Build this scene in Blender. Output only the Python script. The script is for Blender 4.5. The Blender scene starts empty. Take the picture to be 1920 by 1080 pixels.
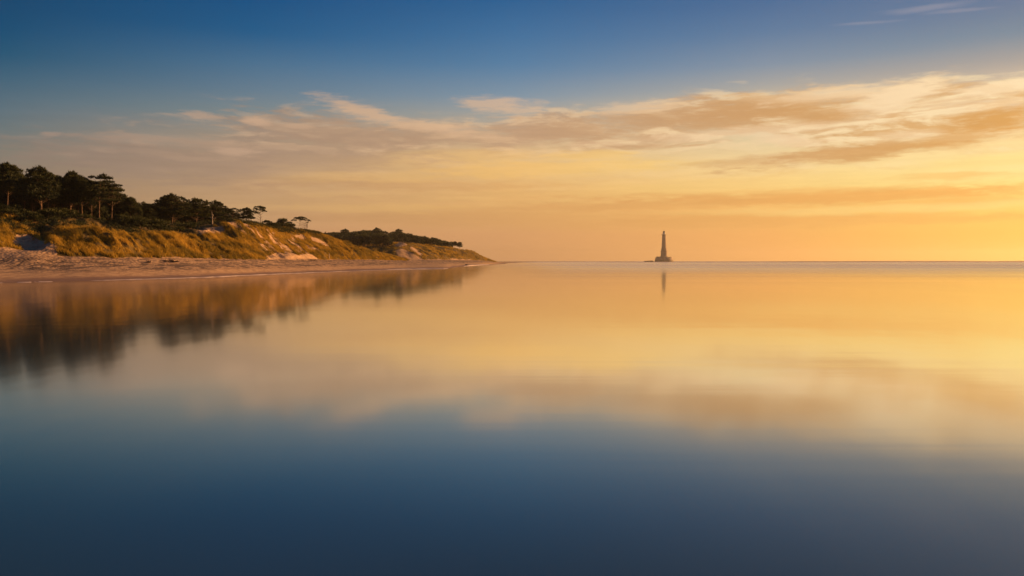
import bpy, bmesh, math, random
import numpy as np
from mathutils import Vector, Matrix, noise as mnoise

random.seed(7)
rng = np.random.default_rng(11)
scene = bpy.context.scene
COL = scene.collection

# ------------------------------------------------------------------ camera
CAM_H = 2.2          # eye height above the water, metres
F = 1500.0           # focal length in photograph pixels (1920 wide)
HOR = 489.0          # photograph row of the horizon
cam_data = bpy.data.cameras.new('camera')
cam_data.sensor_width = 36.0
cam_data.lens = F / 1920.0 * 36.0
cam_data.shift_y = -(540.0 - HOR) / 1920.0
cam_data.clip_start = 0.1
cam_data.clip_end = 60000.0
cam = bpy.data.objects.new('camera', cam_data)
cam.location = (0, 0, CAM_H)
cam.rotation_euler = (math.radians(90), 0, 0)
COL.objects.link(cam)
scene.camera = cam

# ------------------------------------------------------------------ colour, light
scene.view_settings.view_transform = 'Standard'
scene.view_settings.look = 'None'
EXPO = 1.0
scene.view_settings.exposure = EXPO
scene.view_settings.gamma = 1.0
scene.view_settings.use_curve_mapping = False
scene.render.engine = 'CYCLES'
scene.cycles.max_bounces = 5
scene.cycles.diffuse_bounces = 2
scene.cycles.glossy_bounces = 3
scene.cycles.transparent_max_bounces = 8
scene.cycles.volume_bounces = 0

SUN_AZ = 68.0        # degrees to the right of straight ahead
SUN_EL = 11.0
sun_data = bpy.data.lights.new('sun', 'SUN')
sun_data.energy = 5.0
sun_data.angle = math.radians(0.6)
sun_data.color = (1.0, 0.51, 0.175)
sun = bpy.data.objects.new('sun', sun_data)
sd = Vector((math.sin(math.radians(SUN_AZ)) * math.cos(math.radians(SUN_EL)),
             math.cos(math.radians(SUN_AZ)) * math.cos(math.radians(SUN_EL)),
             math.sin(math.radians(SUN_EL))))
sun.rotation_euler = (-sd).to_track_quat('-Z', 'Y').to_euler()
sun.location = sd * 500
COL.objects.link(sun)


def lin(c):
    out = []
    for v in c[:3]:
        v = v / 255.0
        out.append(v / 12.92 if v <= 0.04045 else ((v + 0.055) / 1.055) ** 2.4)
    return (out[0], out[1], out[2], 1.0)


class NT:
    """A small wrapper that builds math node chains."""
    def __init__(self, tree):
        self.t = tree
        self.n = tree.nodes
        self.l = tree.links

    def put(self, sock, v):
        if isinstance(v, (int, float)):
            sock.default_value = v
        elif isinstance(v, (tuple, list)):
            sock.default_value = v
        else:
            self.l.new(v, sock)

    def m(self, op, a, b=None, c=None, clamp=False):
        x = self.n.new('ShaderNodeMath')
        x.operation = op
        x.use_clamp = clamp
        self.put(x.inputs[0], a)
        if b is not None:
            self.put(x.inputs[1], b)
        if c is not None:
            self.put(x.inputs[2], c)
        return x.outputs[0]

    def xyz(self, x, y, z):
        c = self.n.new('ShaderNodeCombineXYZ')
        self.put(c.inputs[0], x); self.put(c.inputs[1], y); self.put(c.inputs[2], z)
        return c.outputs[0]

    def sep(self, v):
        s = self.n.new('ShaderNodeSeparateXYZ')
        self.put(s.inputs[0], v)
        return s.outputs

    def mapping(self, v, loc=(0, 0, 0), rot=(0, 0, 0), scale=(1, 1, 1), kind='POINT'):
        x = self.n.new('ShaderNodeMapping')
        x.vector_type = kind
        self.put(x.inputs['Vector'], v)
        x.inputs['Location'].default_value = loc
        x.inputs['Rotation'].default_value = rot
        x.inputs['Scale'].default_value = scale
        return x.outputs[0]

    def noise(self, v, scale=1.0, detail=3.0, rough=0.5, dist=0.0, color=False):
        x = self.n.new('ShaderNodeTexNoise')
        self.put(x.inputs['Vector'], v)
        x.inputs['Scale'].default_value = scale
        x.inputs['Detail'].default_value = detail
        x.inputs['Roughness'].default_value = rough
        x.inputs['Distortion'].default_value = dist
        return x.outputs['Color' if color else 'Fac']

    def rng(self, v, a, b, c=0.0, d=1.0, smooth=True):
        x = self.n.new('ShaderNodeMapRange')
        x.interpolation_type = 'SMOOTHSTEP' if smooth else 'LINEAR'
        self.put(x.inputs[0], v)
        for k, q in enumerate((a, b, c, d)):
            self.put(x.inputs[k + 1], q)
        return x.outputs[0]

    def mix(self, f, a, b, blend='MIX'):
        x = self.n.new('ShaderNodeMix')
        x.data_type = 'RGBA'
        x.blend_type = blend
        self.put(x.inputs[0], f)
        self.put(x.inputs[6], a)
        self.put(x.inputs[7], b)
        return x.outputs[2]

    def ramp(self, f, stops):
        x = self.n.new('ShaderNodeValToRGB')
        self.put(x.inputs[0], f)
        r = x.color_ramp
        r.interpolation = 'LINEAR'
        while len(r.elements) > 1:
            r.elements.remove(r.elements[-1])
        stops = sorted(stops, key=lambda s: s[0])
        r.elements[0].position = stops[0][0]
        r.elements[0].color = stops[0][1]
        for p, c in stops[1:]:
            e = r.elements.new(p)
            e.color = c
        return x.outputs[0]


def sky_dir(px, py):
    """photograph pixel -> azimuth and elevation, degrees"""
    dx = (px - 960) / F
    dz = (HOR - py) / F
    return math.degrees(math.atan(dx)), math.degrees(math.atan(dz / math.sqrt(1 + dx * dx)))


world = bpy.data.worlds.new('World')
scene.world = world
world.use_nodes = True
wt = world.node_tree
wt.nodes.clear()
W = NT(wt)
tc = wt.nodes.new('ShaderNodeTexCoord')
dx_, dy_, dz_ = W.sep(tc.outputs['Generated'])
az = W.m('MULTIPLY', W.m('ARCTAN2', dx_, dy_), 180 / math.pi)
el = W.m('MULTIPLY', W.m('ARCSINE', dz_), 180 / math.pi)
# angle from the sun's bearing: the sky brightens evenly towards the sun from both sides
dsun = W.m('ABSOLUTE', W.m('SUBTRACT', az, SUN_AZ))
dsun = W.m('MINIMUM', dsun, W.m('SUBTRACT', 360.0, dsun))
elp = W.m('SQRT', W.m('DIVIDE', W.m('MAXIMUM', el, 0.0), 90.0))

COLS = [
    (0, [(0, (0, 68, 108)), (50, (0, 74, 113)), (100, (26, 84, 116)), (150, (64, 100, 122)), (200, (90, 112, 124)),
         (240, (106, 118, 120)), (280, (128, 124, 113)), (330, (147, 126, 106)), (400, (164, 130, 100)), (489, (170, 126, 92))]),
    (480, [(0, (4, 80, 130)), (60, (22, 90, 136)), (120, (72, 112, 143)), (170, (100, 125, 143)), (215, (128, 138, 138)),
           (255, (164, 146, 126)), (300, (182, 150, 120)), (380, (200, 158, 112)), (440, (205, 152, 108)), (489, (205, 148, 105))]),
    (960, [(0, (32, 95, 146)), (60, (56, 110, 156)), (120, (82, 126, 163)), (180, (128, 149, 165)), (215, (165, 163, 155)),
           (260, (210, 178, 138)), (310, (236, 192, 128)), (360, (233, 181, 112)), (400, (226, 171, 105)), (440, (221, 160, 105)),
           (489, (220, 158, 106))]),
    (1440, [(0, (66, 106, 150)), (60, (90, 123, 158)), (120, (128, 146, 164)), (160, (168, 166, 160)), (195, (212, 190, 155)),
            (250, (226, 205, 163)), (320, (251, 214, 145)), (360, (251, 203, 120)), (400, (250, 187, 104)), (440, (246, 176, 98)),
            (489, (246, 176, 98))]),
    (1915, [(0, (92, 118, 150)), (60, (114, 137, 155)), (110, (164, 160, 155)), (150, (206, 186, 160)), (200, (235, 205, 165)),
            (260, (253, 220, 155)), (310, (255, 231, 155)), (350, (255, 226, 130)), (400, (255, 206, 100)), (440, (253, 198, 88)),
            (489, (251, 192, 85))]),
]
HIGH = {0: [(22, (3, 66, 108)), (35, (4, 56, 98)), (90, (4, 44, 86))],
        480: [(22, (14, 76, 126)), (35, (8, 62, 108)), (90, (4, 44, 86))],
        960: [(22, (20, 80, 130)), (35, (14, 68, 114)), (90, (4, 44, 86))],
        1440: [(22, (44, 88, 132)), (35, (24, 76, 118)), (90, (4, 44, 86))],
        1915: [(22, (62, 98, 138)), (35, (34, 82, 120)), (90, (4, 44, 86))]}
layers = []
for px, rows in COLS:
    stops = []
    for py, c in rows:
        e = sky_dir(px, py)[1]
        stops.append((math.sqrt(max(e, 0) / 90), lin(c)))
    for e, c in HIGH[px]:
        stops.append((math.sqrt(e / 90), lin(c)))
    layers.append((abs(SUN_AZ - sky_dir(px, 489)[0]), W.ramp(elp, stops)))
sunside = [(0, (255, 205, 100)), (2.5, (255, 220, 125)), (6, (255, 236, 170)), (10, (250, 226, 178)), (14, (222, 196, 165)),
           (18, (180, 168, 160)), (24, (110, 124, 150)), (38, (40, 84, 122)), (90, (4, 44, 86))]
layers.append((0.0, W.ramp(elp, [(math.sqrt(e / 90), lin(c)) for e, c in sunside])))
layers.sort(key=lambda q: -q[0])
base = layers[0][1]
for (d0, _), (d1, c1) in zip(layers[:-1], layers[1:]):
    base = W.mix(W.rng(dsun, d0, d1, 0, 1, smooth=False), base, c1)

# clouds: soft bodies drawn out along the horizon, frayed by noise
ae = W.xyz(az, el, 0.0)
wn = W.noise(W.mapping(ae, scale=(0.09, 0.55, 1)), 1.0, 5, 0.62, color=True)
wn2 = W.noise(W.mapping(ae, loc=(7, 3, 0), rot=(0, 0, 0.05), scale=(0.26, 1.9, 1)), 1.0, 6, 0.66)
ws = W.sep(wn)
warp = W.xyz(W.m('MULTIPLY', W.m('SUBTRACT', ws[0], 0.5), 3.0), W.m('MULTIPLY', W.m('SUBTRACT', ws[1], 0.5), 0.8), 0.0)
vadd = wt.nodes.new('ShaderNodeVectorMath'); vadd.operation = 'ADD'
wt.links.new(ae, vadd.inputs[0]); wt.links.new(warp, vadd.inputs[1])
aew = vadd.outputs[0]
wn3 = W.noise(W.mapping(aew, loc=(1, 8, 0), rot=(0, 0, 0.09), scale=(0.75, 4.2, 1)), 1.0, 5, 0.62)
fray = W.m('ADD', W.m('MULTIPLY', W.m('SUBTRACT', wn2, 0.5), 2.2), W.m('MULTIPLY', W.m('SUBTRACT', wn3, 0.5), 1.7))


def blob(px, py, rx, ry, rot, s, soft=0.62, fr=1.0):
    a, e = sky_dir(px, py)
    ka = 57.3 / F / (1 + ((px - 960) / F) ** 2)
    ke = 57.3 / F / math.sqrt(1 + ((px - 960) / F) ** 2)
    v = W.mapping(aew, loc=(a, e, 0), rot=(0, 0, math.radians(rot)), scale=(rx * ka, ry * ke, 1), kind='TEXTURE')
    ln = wt.nodes.new('ShaderNodeVectorMath'); ln.operation = 'LENGTH'
    wt.links.new(v, ln.inputs[0])
    d = W.m('MULTIPLY_ADD', fray, fr, ln.outputs['Value'])
    return W.rng(d, 1.0 + soft, 1.0 - soft, 0.0, s)


def colour(cl, cm, cr):
    a = W.mix(W.rng(dsun, SUN_AZ + 30, SUN_AZ, 0, 1, smooth=False), lin(cl), lin(cm))
    return W.mix(W.rng(dsun, SUN_AZ, SUN_AZ - 32, 0, 1, smooth=False), a, lin(cr))


tan = colour((148, 126, 112), (192, 154, 120), (219, 162, 88))
amber = colour((158, 124, 98), (218, 160, 98), (248, 180, 90))
cream = colour((178, 148, 128), (232, 190, 148), (255, 226, 180))
gold = colour((190, 150, 110), (246, 194, 114), (255, 224, 138))
lav = colour((150, 140, 150), (170, 160, 165), (180, 172, 178))
#        px    py   rx   ry  rot  strength soft
groups = [
    (amber, [(1520, 370, 400, 14, 0, .95), (1230, 384, 300, 10, 1.5, .7), (1330, 414, 330, 14, 0.5, .75), (880, 408, 330, 16, 0, .55), (1650, 412, 300, 10, 0, .6), (1790, 330, 90, 8, 0, .6),
             (760, 345, 260, 10, 0, .4), (1750, 378, 160, 10, 0, .6)]),
    (gold, [(1020, 318, 260, 12, 1.5, .75), (820, 298, 170, 16, 2, .45), (1100, 292, 90, 10, 3, .7), (690, 330, 190, 9, 2, .5),
            (660, 390, 190, 8, 0, .45), (1500, 340, 330, 16, 0, .4), (1850, 300, 160, 14, 3, .6), (1650, 392, 330, 8, 0, .5),
            (1260, 350, 130, 10, 0, .4)]),
    (tan, [(300, 300, 240, 34, 0, .65), (640, 252, 170, 26, -4, .8), (560, 290, 230, 22, 0, .6), (860, 258, 150, 16, -3, .6),
           (1060, 244, 130, 20, 0, .85), (1230, 226, 160, 14, 0, .75), (1420, 206, 170, 24, 3, 1.0), (1530, 214, 90, 16, 0, .8),
           (1880, 226, 90, 24, 0, 1.0), (1600, 284, 200, 13, 5, .9), (1420, 300, 120, 10, 3, .5), (1760, 262, 140, 12, 4, .8),
           (1190, 273, 75, 6, 0, .6)]),
    (cream, [(690, 212, 80, 11, -14, .8), (800, 238, 110, 9, -7, .65), (930, 196, 62, 12, -3, .6), (975, 208, 40, 9, 3, .5),
             (475, 226, 26, 6, 0, .9), (370, 217, 32, 8, -4, .6), (440, 281, 42, 6, -3, .7),
             (560, 234, 30, 5, 0, .5), (300, 262, 130, 8, 0, .35), (90, 248, 18, 4, 0, .5),
             (1210, 204, 75, 10, 3, .6), (1560, 176, 130, 12, 3, .7), (1700, 168, 75, 18, 8, 1.0),
             (1660, 196, 60, 16, 4, .8), (1870, 168, 90, 14, 4, .8), (1780, 190, 90, 14, 6, .5), (1480, 262, 60, 10, -6, .75),
             (1400, 248, 200, 9, 2, .55), (1700, 250, 50, 6, 0, .5), (1840, 200, 120, 8, 4, .5)]),
    (lav, [(1735, 15, 60, 4, 0, .30, .8, .35), (1800, 18, 50, 2.5, -3, .25, .8, .3), (1630, 42, 50, 2.5, -3, .25, .8, .3)]),
]
skyc = base
# the long bank: fractal cloud inside a soft envelope, rims lit where it thins towards the light above
n1v = W.mapping(aew, loc=(2.3, 5.1, 0), rot=(0, 0, 0.05), scale=(0.20, 0.95, 1))
n1 = W.noise(n1v, 1.0, 6, 0.56, 0.3)
n1s = W.noise(W.mapping(aew, loc=(2.3 + 0.09, 5.1 + 0.30, 0), rot=(0, 0, 0.05), scale=(0.20, 0.95, 1)), 1.0, 6, 0.56, 0.3)
env = None
for b in [(300, 285, 300, 42, 2, .50), (640, 255, 330, 52, -2, .75), (1010, 250, 300, 46, 2, .85), (1330, 225, 300, 52, 4, 1.0),
          (1700, 215, 330, 62, 3, 1.0), (1600, 300, 420, 34, 2, .55), (1500, 385, 560, 34, 0, .5), (800, 350, 420, 44, 0, .55)]:
    o = blob(*b, soft=0.5, fr=0.32)
    env = o if env is None else W.m('MAXIMUM', env, o)
cov = W.m('MULTIPLY', W.rng(W.m('MULTIPLY_ADD', env, 0.30, n1), 0.58, 0.80), env)
rel = W.m('MULTIPLY_ADD', W.m('SUBTRACT', n1, n1s), 6.5, 0.42)
rel = W.rng(rel, 0.0, 1.0)
bodyc = W.mix(rel, colour((140, 122, 112), (194, 156, 122), (222, 168, 96)), colour((186, 154, 130), (240, 198, 150), (255, 230, 180)))
lowc = W.mix(rel, colour((158, 124, 100), (222, 166, 104), (250, 186, 98)), colour((180, 142, 108), (240, 190, 116), (255, 214, 122)))
bodyc = W.mix(W.rng(el, 7.0, 4.2), bodyc, lowc)
skyc = W.mix(W.m('MULTIPLY', cov, 0.85), skyc, bodyc)
for col_, bl in groups:
    f = None
    for b in bl:
        o = blob(*b)
        f = o if f is None else W.m('MAXIMUM', f, o)
    skyc = W.mix(f, skyc, col_)
# fine streakiness of the high veil
st = W.noise(W.mapping(ae, loc=(3, 9, 0), scale=(0.22, 2.6, 1)), 1.0, 6, 0.64)
streak = W.rng(st, 0.25, 0.75, 0.94, 1.05, smooth=False)
veil = W.m('MULTIPLY', W.rng(el, 13.0, 7.0, 0, 1), W.rng(el, 0.8, 4.5))
skyc = W.mix(veil, skyc, W.mix(1.0, skyc, W.xyz(streak, streak, streak), 'MULTIPLY'))

sky = wt.nodes.new('ShaderNodeTexSky')
sky.sky_type = 'NISHITA'
sky.sun_disc = False
sky.sun_elevation = math.radians(SUN_EL)
sky.sun_rotation = math.radians(SUN_AZ)
bg1 = wt.nodes.new('ShaderNodeBackground'); bg1.inputs[1].default_value = 0.05
wt.links.new(sky.outputs[0], bg1.inputs[0])
bg2 = wt.nodes.new('ShaderNodeBackground'); bg2.inputs[1].default_value = 1.0 / 2 ** EXPO
wt.links.new(skyc, bg2.inputs[0])
mixb = wt.nodes.new('ShaderNodeMixShader'); mixb.inputs[0].default_value = 0.97
wt.links.new(bg1.outputs[0], mixb.inputs[1]); wt.links.new(bg2.outputs[0], mixb.inputs[2])
wout = wt.nodes.new('ShaderNodeOutputWorld')
wt.links.new(mixb.outputs[0], wout.inputs[0])
world.cycles.sampling_method = 'MANUAL'
world.cycles.sample_map_resolution = 512

# ------------------------------------------------------------------ helpers
def tag(o, label=None, category=None, group=None, kind=None):
    if label: o['label'] = label
    if category: o['category'] = category
    if group: o['group'] = group
    if kind: o['kind'] = kind
    return o


def new_mat(name):
    m = bpy.data.materials.new(name)
    m.use_nodes = True
    m.node_tree.nodes.clear()
    t = NT(m.node_tree)
    out = m.node_tree.nodes.new('ShaderNodeOutputMaterial')
    return m, t, out


def principled(t, out, color, rough=0.9, spec=0.2, normal=None, **kw):
    b = t.n.new('ShaderNodeBsdfPrincipled')
    t.put(b.inputs['Base Color'], color)
    t.put(b.inputs['Roughness'], rough)
    b.inputs['Specular IOR Level'].default_value = spec
    if normal is not None:
        t.l.new(normal, b.inputs['Normal'])
    for k, v in kw.items():
        t.put(b.inputs[k], v)
    if out is not None:
        t.l.new(b.outputs[0], out.inputs[0])
    return b


def bump(t, h, strength=0.5, dist=0.1, normal=None):
    b = t.n.new('ShaderNodeBump')
    b.inputs['Strength'].default_value = strength
    b.inputs['Distance'].default_value = dist
    t.l.new(h, b.inputs['Height'])
    if normal is not None:
        t.l.new(normal, b.inputs['Normal'])
    return b.outputs[0]


def mesh_np(name, verts, faces, mat, smooth=False, parent=None, fsize=4, link=True):
    """verts (n,3), faces (m,fsize) numpy -> linked object"""
    verts = np.asarray(verts, dtype=np.float32); faces = np.asarray(faces, dtype=np.int32)
    me = bpy.data.meshes.new(name)
    me.vertices.add(len(verts)); me.vertices.foreach_set('co', verts.ravel())
    me.loops.add(faces.size); me.loops.foreach_set('vertex_index', faces.ravel())
    me.polygons.add(len(faces))
    me.polygons.foreach_set('loop_start', np.arange(len(faces), dtype=np.int32) * fsize)
    me.polygons.foreach_set('loop_total', np.full(len(faces), fsize, dtype=np.int32))
    me.polygons.foreach_set('use_smooth', np.full(len(faces), smooth, dtype=bool))
    me.update(calc_edges=True)
    me.materials.append(mat)
    o = bpy.data.objects.new(name, me)
    if link:
        COL.objects.link(o)
    if parent is not None:
        o.parent = parent
    return o


def obj_coord(t):
    return t.n.new('ShaderNodeNewGeometry').outputs['Position']

# ------------------------------------------------------------------ sea
wm, t, out = new_mat('sea_water')
P = obj_coord(t)
sx, sy, sz = t.sep(P)
lw = t.n.new('ShaderNodeFresnel'); lw.inputs['IOR'].default_value = 1.33
fr = t.m('MULTIPLY', lw.outputs[0], 2.2)
fr = t.m('MINIMUM', fr, 0.93)
gl = t.n.new('ShaderNodeBsdfGlossy'); gl.distribution = 'GGX'
gl.inputs['Anisotropy'].default_value = 0.40
tg = t.n.new('ShaderNodeCombineXYZ'); tg.inputs[1].default_value = 1.0
t.l.new(tg.outputs[0], gl.inputs['Tangent'])
gl.inputs['Color'].default_value = (1.0, 0.965, 0.875, 1)
# silky water: the long swell is averaged out; faint patches are rougher
rp = t.noise(t.mapping(P, scale=(0.03, 0.012, 1)), 1.0, 3, 0.5)
surf = t.m('MULTIPLY', t.rng(sy, 110, 300), t.rng(sx, -40, 60))
nearw = t.m('SUBTRACT', 1.0, t.rng(sy, 8, 19))
mid = t.m('MULTIPLY', t.rng(sy, 55, 190), t.rng(t.m('DIVIDE', sx, t.m('MAXIMUM', sy, 1.0)), -0.01, 0.09))
surf = t.m('ADD', surf, t.m('ADD', t.m('MULTIPLY', mid, 0.9), t.m('MULTIPLY', nearw, 0.33)))
rgh = t.m('MULTIPLY_ADD', surf, 0.09, t.rng(rp, 0.3, 0.7, 0.070, 0.095))
t.l.new(rgh, gl.inputs['Roughness'])
wv = t.noise(t.mapping(P, scale=(0.25, 0.05, 1)), 1.0, 3, 0.5)
swell = t.noise(t.mapping(P, rot=(0, 0, 0.12), scale=(0.045, 0.75, 1)), 1.0, 4, 0.55)
wv = t.m('MULTIPLY_ADD', swell, t.rng(t.noise(t.mapping(P, scale=(0.02, 0.05, 1)), 1.0, 2, 0.5), 0.4, 0.65, 0.10, 0.55), wv)
nb = bump(t, wv, 0.10, 0.12)
t.l.new(nb, gl.inputs['Normal'])
df = t.n.new('ShaderNodeBsdfDiffuse'); df.inputs['Color'].default_value = (0.022, 0.034, 0.030, 1)
ms = t.n.new('ShaderNodeMixShader')
t.l.new(fr, ms.inputs[0]); t.l.new(df.outputs[0], ms.inputs[1]); t.l.new(gl.outputs[0], ms.inputs[2])
# low surf far out: drawn-out foam lines lying along the shore-parallel bars
fo = t.n.new('ShaderNodeBsdfDiffuse'); fo.inputs['Color'].default_value = (0.72, 0.62, 0.60, 1)
ly = t.m('LOGARITHM', sy, 10.0)
edge = t.m('MULTIPLY_ADD', sx, -0.9, 235.0)
far = t.m('MULTIPLY', t.rng(t.m('SUBTRACT', sy, t.m('MAXIMUM', edge, 100.0)), -30, 150), t.rng(sx, -30, 40))
fn = t.noise(t.xyz(t.m('MULTIPLY', sx, 0.0006), t.m('MULTIPLY', ly, 13.0), 0.0), 1.0, 4, 0.6)
calm = t.m('MULTIPLY', t.rng(sy, 460, 540), t.m('SUBTRACT', 1.0, t.rng(sy, 640, 760)))
ff = t.m('MULTIPLY', t.m('MULTIPLY', t.rng(fn, 0.38, 0.60, 0.10, 0.66), far), t.m('MULTIPLY_ADD', calm, -0.85, 1.0))
ff = t.m('MAXIMUM', ff, t.m('MULTIPLY', t.m('MULTIPLY', mid, t.m('SUBTRACT', 1.0, t.rng(sy, 350, 500))), t.rng(fn, 0.38, 0.60, 0.06, 0.38)))
ms2 = t.n.new('ShaderNodeMixShader')
t.l.new(ff, ms2.inputs[0]); t.l.new(ms.outputs[0], ms2.inputs[1]); t.l.new(fo.outputs[0], ms2.inputs[2])
t.l.new(ms2.outputs[0], out.inputs[0])

SEA = 6000.0
nv = 25
gx = np.linspace(-SEA, SEA, nv)
X, Y = np.meshgrid(gx, gx, indexing='xy')
V = np.stack([X.ravel(), Y.ravel(), np.zeros(nv * nv)], 1)
i = np.arange(nv * nv).reshape(nv, nv)
Fc = np.stack([i[:-1, :-1].ravel(), i[:-1, 1:].ravel(), i[1:, 1:].ravel(), i[1:, :-1].ravel()], 1)
tag(mesh_np('sea_water', V, Fc, wm, smooth=True), kind='structure')

# ------------------------------------------------------------------ value noise for displacement
def _hash(ix, iy, seed):
    n = (ix * 374761393 + iy * 668265263 + seed * 974634777) & 0xffffffff
    n = ((n ^ (n >> 13)) * 1274126177) & 0xffffffff
    return ((n ^ (n >> 16)) & 0xffff) / 65535.0


def vnoise(x, y, seed=0):
    x = np.asarray(x, float); y = np.asarray(y, float)
    ix = np.floor(x).astype(np.int64); iy = np.floor(y).astype(np.int64)
    fx = x - ix; fy = y - iy
    fx = fx * fx * fx * (fx * (fx * 6 - 15) + 10); fy = fy * fy * fy * (fy * (fy * 6 - 15) + 10)
    a = _hash(ix, iy, seed); b = _hash(ix + 1, iy, seed); c = _hash(ix, iy + 1, seed); d = _hash(ix + 1, iy + 1, seed)
    return (a + (b - a) * fx) * (1 - fy) + (c + (d - c) * fx) * fy


def fbm(x, y, oct=4, seed=0, rough=0.5):
    s = 0; a = 1; t = 0
    for k in range(oct):
        s = s + a * (vnoise(x * 2 ** k, y * 2 ** k, seed + k) - 0.5)
        t += a; a *= rough
    return s / t * 2      # about -1..1


def sstep(a, b, v):
    q = np.clip((v - a) / (b - a), 0, 1)
    return q * q * (3 - 2 * q)


def zrow(y, py):
    return CAM_H - (py - HOR) / F * y


# Each station is a sight line across the coast; along it: distance and height of waterline, beach,
# dune foot, first crest, hollow, main ridge, plateau and back slope.
NEAR = [
    (-900, [(48, 0), (60, .8), (76, 2.0), (88, 5.5), (95, 5.5), (112, 9.5), (130, 10.5), (220, 10)]),
    (-500, [(58, 0), (70, .9), (88, 2.3), (98, 6.0), (106, 5.8), (124, 10.0), (142, 11), (230, 10)]),
    (-200, [(70, 0), (84, 1.1), (98, 2.6), (108, 6.6), (116, 6.2), (136, 11.0), (155, 12), (240, 10)]),
    (0, [(80, 0), (94, 1.2), (107, 2.95), (115, 5.6), (124, 6.2), (149, 12.0), (165, 12.9), (250, 11)]),
    (40, [(82, 0), (96, 1.2), (108, 3.1), (113, 3.7), (124, 5.4), (149, 10.2), (165, 11.6), (250, 11)]),
    (75, [(84, 0), (97, 1.2), (109, 3.1), (115, 3.9), (124, 5.0), (149, 9.4), (165, 11.0), (250, 11)]),
    (110, [(86, 0), (99, 1.2), (110, 2.7), (120, 5.9), (131, 6.2), (149, 9.3), (166, 10.8), (250, 10.5)]),
    (150, [(88, 0), (101, 1.3), (112, 2.6), (122, 6.2), (132, 6.4), (150, 9.8), (168, 10.8), (250, 10.5)]),
    (200, [(91, 0), (104, 1.3), (115, 2.6), (123, 5.9), (135, 6.2), (151, 8.8), (170, 10.0), (252, 10)]),
    (250, [(95, 0), (108, 1.3), (119, 2.55), (127, 5.0), (139, 5.7), (155, 8.4), (175, 10.0), (258, 10)]),
    (300, [(99, 0), (113, 1.3), (124, 2.6), (136, 5.3), (146, 5.9), (160, 8.6), (180, 10.3), (265, 10)]),
    (350, [(103, 0), (118, 1.3), (132, 2.6), (146, 5.6), (157, 6.2), (172, 9.0), (190, 10.8), (275, 10)]),
    (400, [(109, 0), (126, 1.35), (142, 2.5), (155, 4.9), (166, 6.6), (180, 9.8), (196, 11.2), (285, 10)]),
    (440, [(117, 0), (134, 1.35), (149, 2.45), (158, 4.1), (170, 6.4), (186, 11.0), (202, 11.8), (290, 10)]),
    (490, [(127, 0), (146, 1.35), (163, 2.4), (170, 3.0), (183, 5.6), (201, 10.2), (217, 11.6), (300, 10)]),
    (550, [(140, 0), (162, 1.3), (184, 2.4), (192, 3.4), (207, 5.8), (230, 10.6), (248, 11.6), (330, 9)]),
    (600, [(152, 0), (178, 1.3), (206, 2.45), (216, 4.4), (230, 6.6), (256, 10.8), (276, 10.6), (350, 7)]),
    (650, [(168, 0), (200, 1.3), (232, 2.5), (242, 4.7), (254, 6.0), (276, 8.0), (296, 7.4), (370, 4)]),
    (700, [(184, 0), (222, 1.2), (258, 2.5), (268, 3.8), (278, 4.3), (292, 5.1), (310, 4.6), (380, 2.4)]),
    (750, [(208, 0), (246, 1.1), (286, 2.3), (297, 2.7), (305, 2.7), (318, 2.7), (335, 2.5), (420, 2.0)]),
    (800, [(216, 0), (262, .9), (310, 1.7), (330, 1.9), (350, 2.0), (380, 2.1), (420, 2.2), (500, 2.2)]),
    (846, [(222, 0), (262, .30), (330, .9), (380, 1.3), (420, 1.6), (450, 1.8), (480, 2.0), (560, 2.0)]),
    (858, [(300, 0), (330, .25), (360, .6), (400, 1.0), (430, 1.4), (460, 1.7), (490, 1.9), (580, 1.9)]),
    (880, [(350, 0), (385, .3), (420, .7), (460, 1.0), (490, 1.3), (520, 1.5), (560, 1.8), (700, 1.5)]),
    (920, [(480, 0), (540, .4), (600, .8), (660, 1.0), (720, 1.2), (780, 1.3), (860, 1.3), (1000, .9)]),
    (960, [(800, 0), (860, .3), (920, .6), (980, .9), (1040, 1.0), (1100, .9), (1200, .6), (1350, -.3)]),
    (995, [(1400, 0), (1440, .2), (1480, .4), (1520, .5), (1560, .4), (1600, .3), (1650, .1), (1750, -.4)]),
    (1010, [(1650, -.3), (1700, -.3), (1750, -.3), (1800, -.3), (1850, -.3), (1900, -.3), (1950, -.3), (2000, -.6)]),
]
FAR = [
    (480, [(390, 1.5), (420, 2.6), (450, 7.5), (500, 11.5), (560, 14.0), (800, 12)]),
    (560, [(390, 1.5), (424, 2.5), (450, 8.0), (500, 11.5), (560, 14.5), (800, 12)]),
    (640, [(390, 1.5), (428, 2.5), (450, 7.6), (490, 11.4), (550, 15.0), (800, 12)]),
    (700, [(390, 1.5), (432, 2.5), (452, 6.6), (490, 11.0), (560, 15.6), (800, 12)]),
    (735, [(392, 1.6), (436, 2.6), (452, 6.4), (480, 11.8), (560, 14.6), (800, 12)]),
    (765, [(395, 1.6), (440, 2.6), (456, 6.0), (478, 11.6), (560, 14.0), (800, 12)]),
    (800, [(400, 1.6), (450, 2.6), (468, 6.0), (500, 10.6), (580, 13.4), (800, 12)]),
    (830, [(420, 1.6), (468, 2.6), (486, 5.8), (520, 10.0), (596, 12.2), (820, 10)]),
    (862, [(440, 1.6), (492, 2.5), (510, 5.4), (548, 8.8), (620, 10.2), (840, 8)]),
    (890, [(470, 1.6), (522, 2.4), (542, 4.8), (572, 7.2), (640, 7.2), (860, 5)]),
    (912, [(500, 1.5), (560, 2.2), (585, 3.2), (610, 3.8), (680, 3.0), (880, 1)]),
    (925, [(540, 1.0), (590, 1.3), (620, 1.6), (640, 1.7), (700, 1.4), (900, .4)]),
    (950, [(600, -.4), (640, -.4), (680, -.4), (700, -.4), (760, -.4), (960, -.6)]),
]


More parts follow.
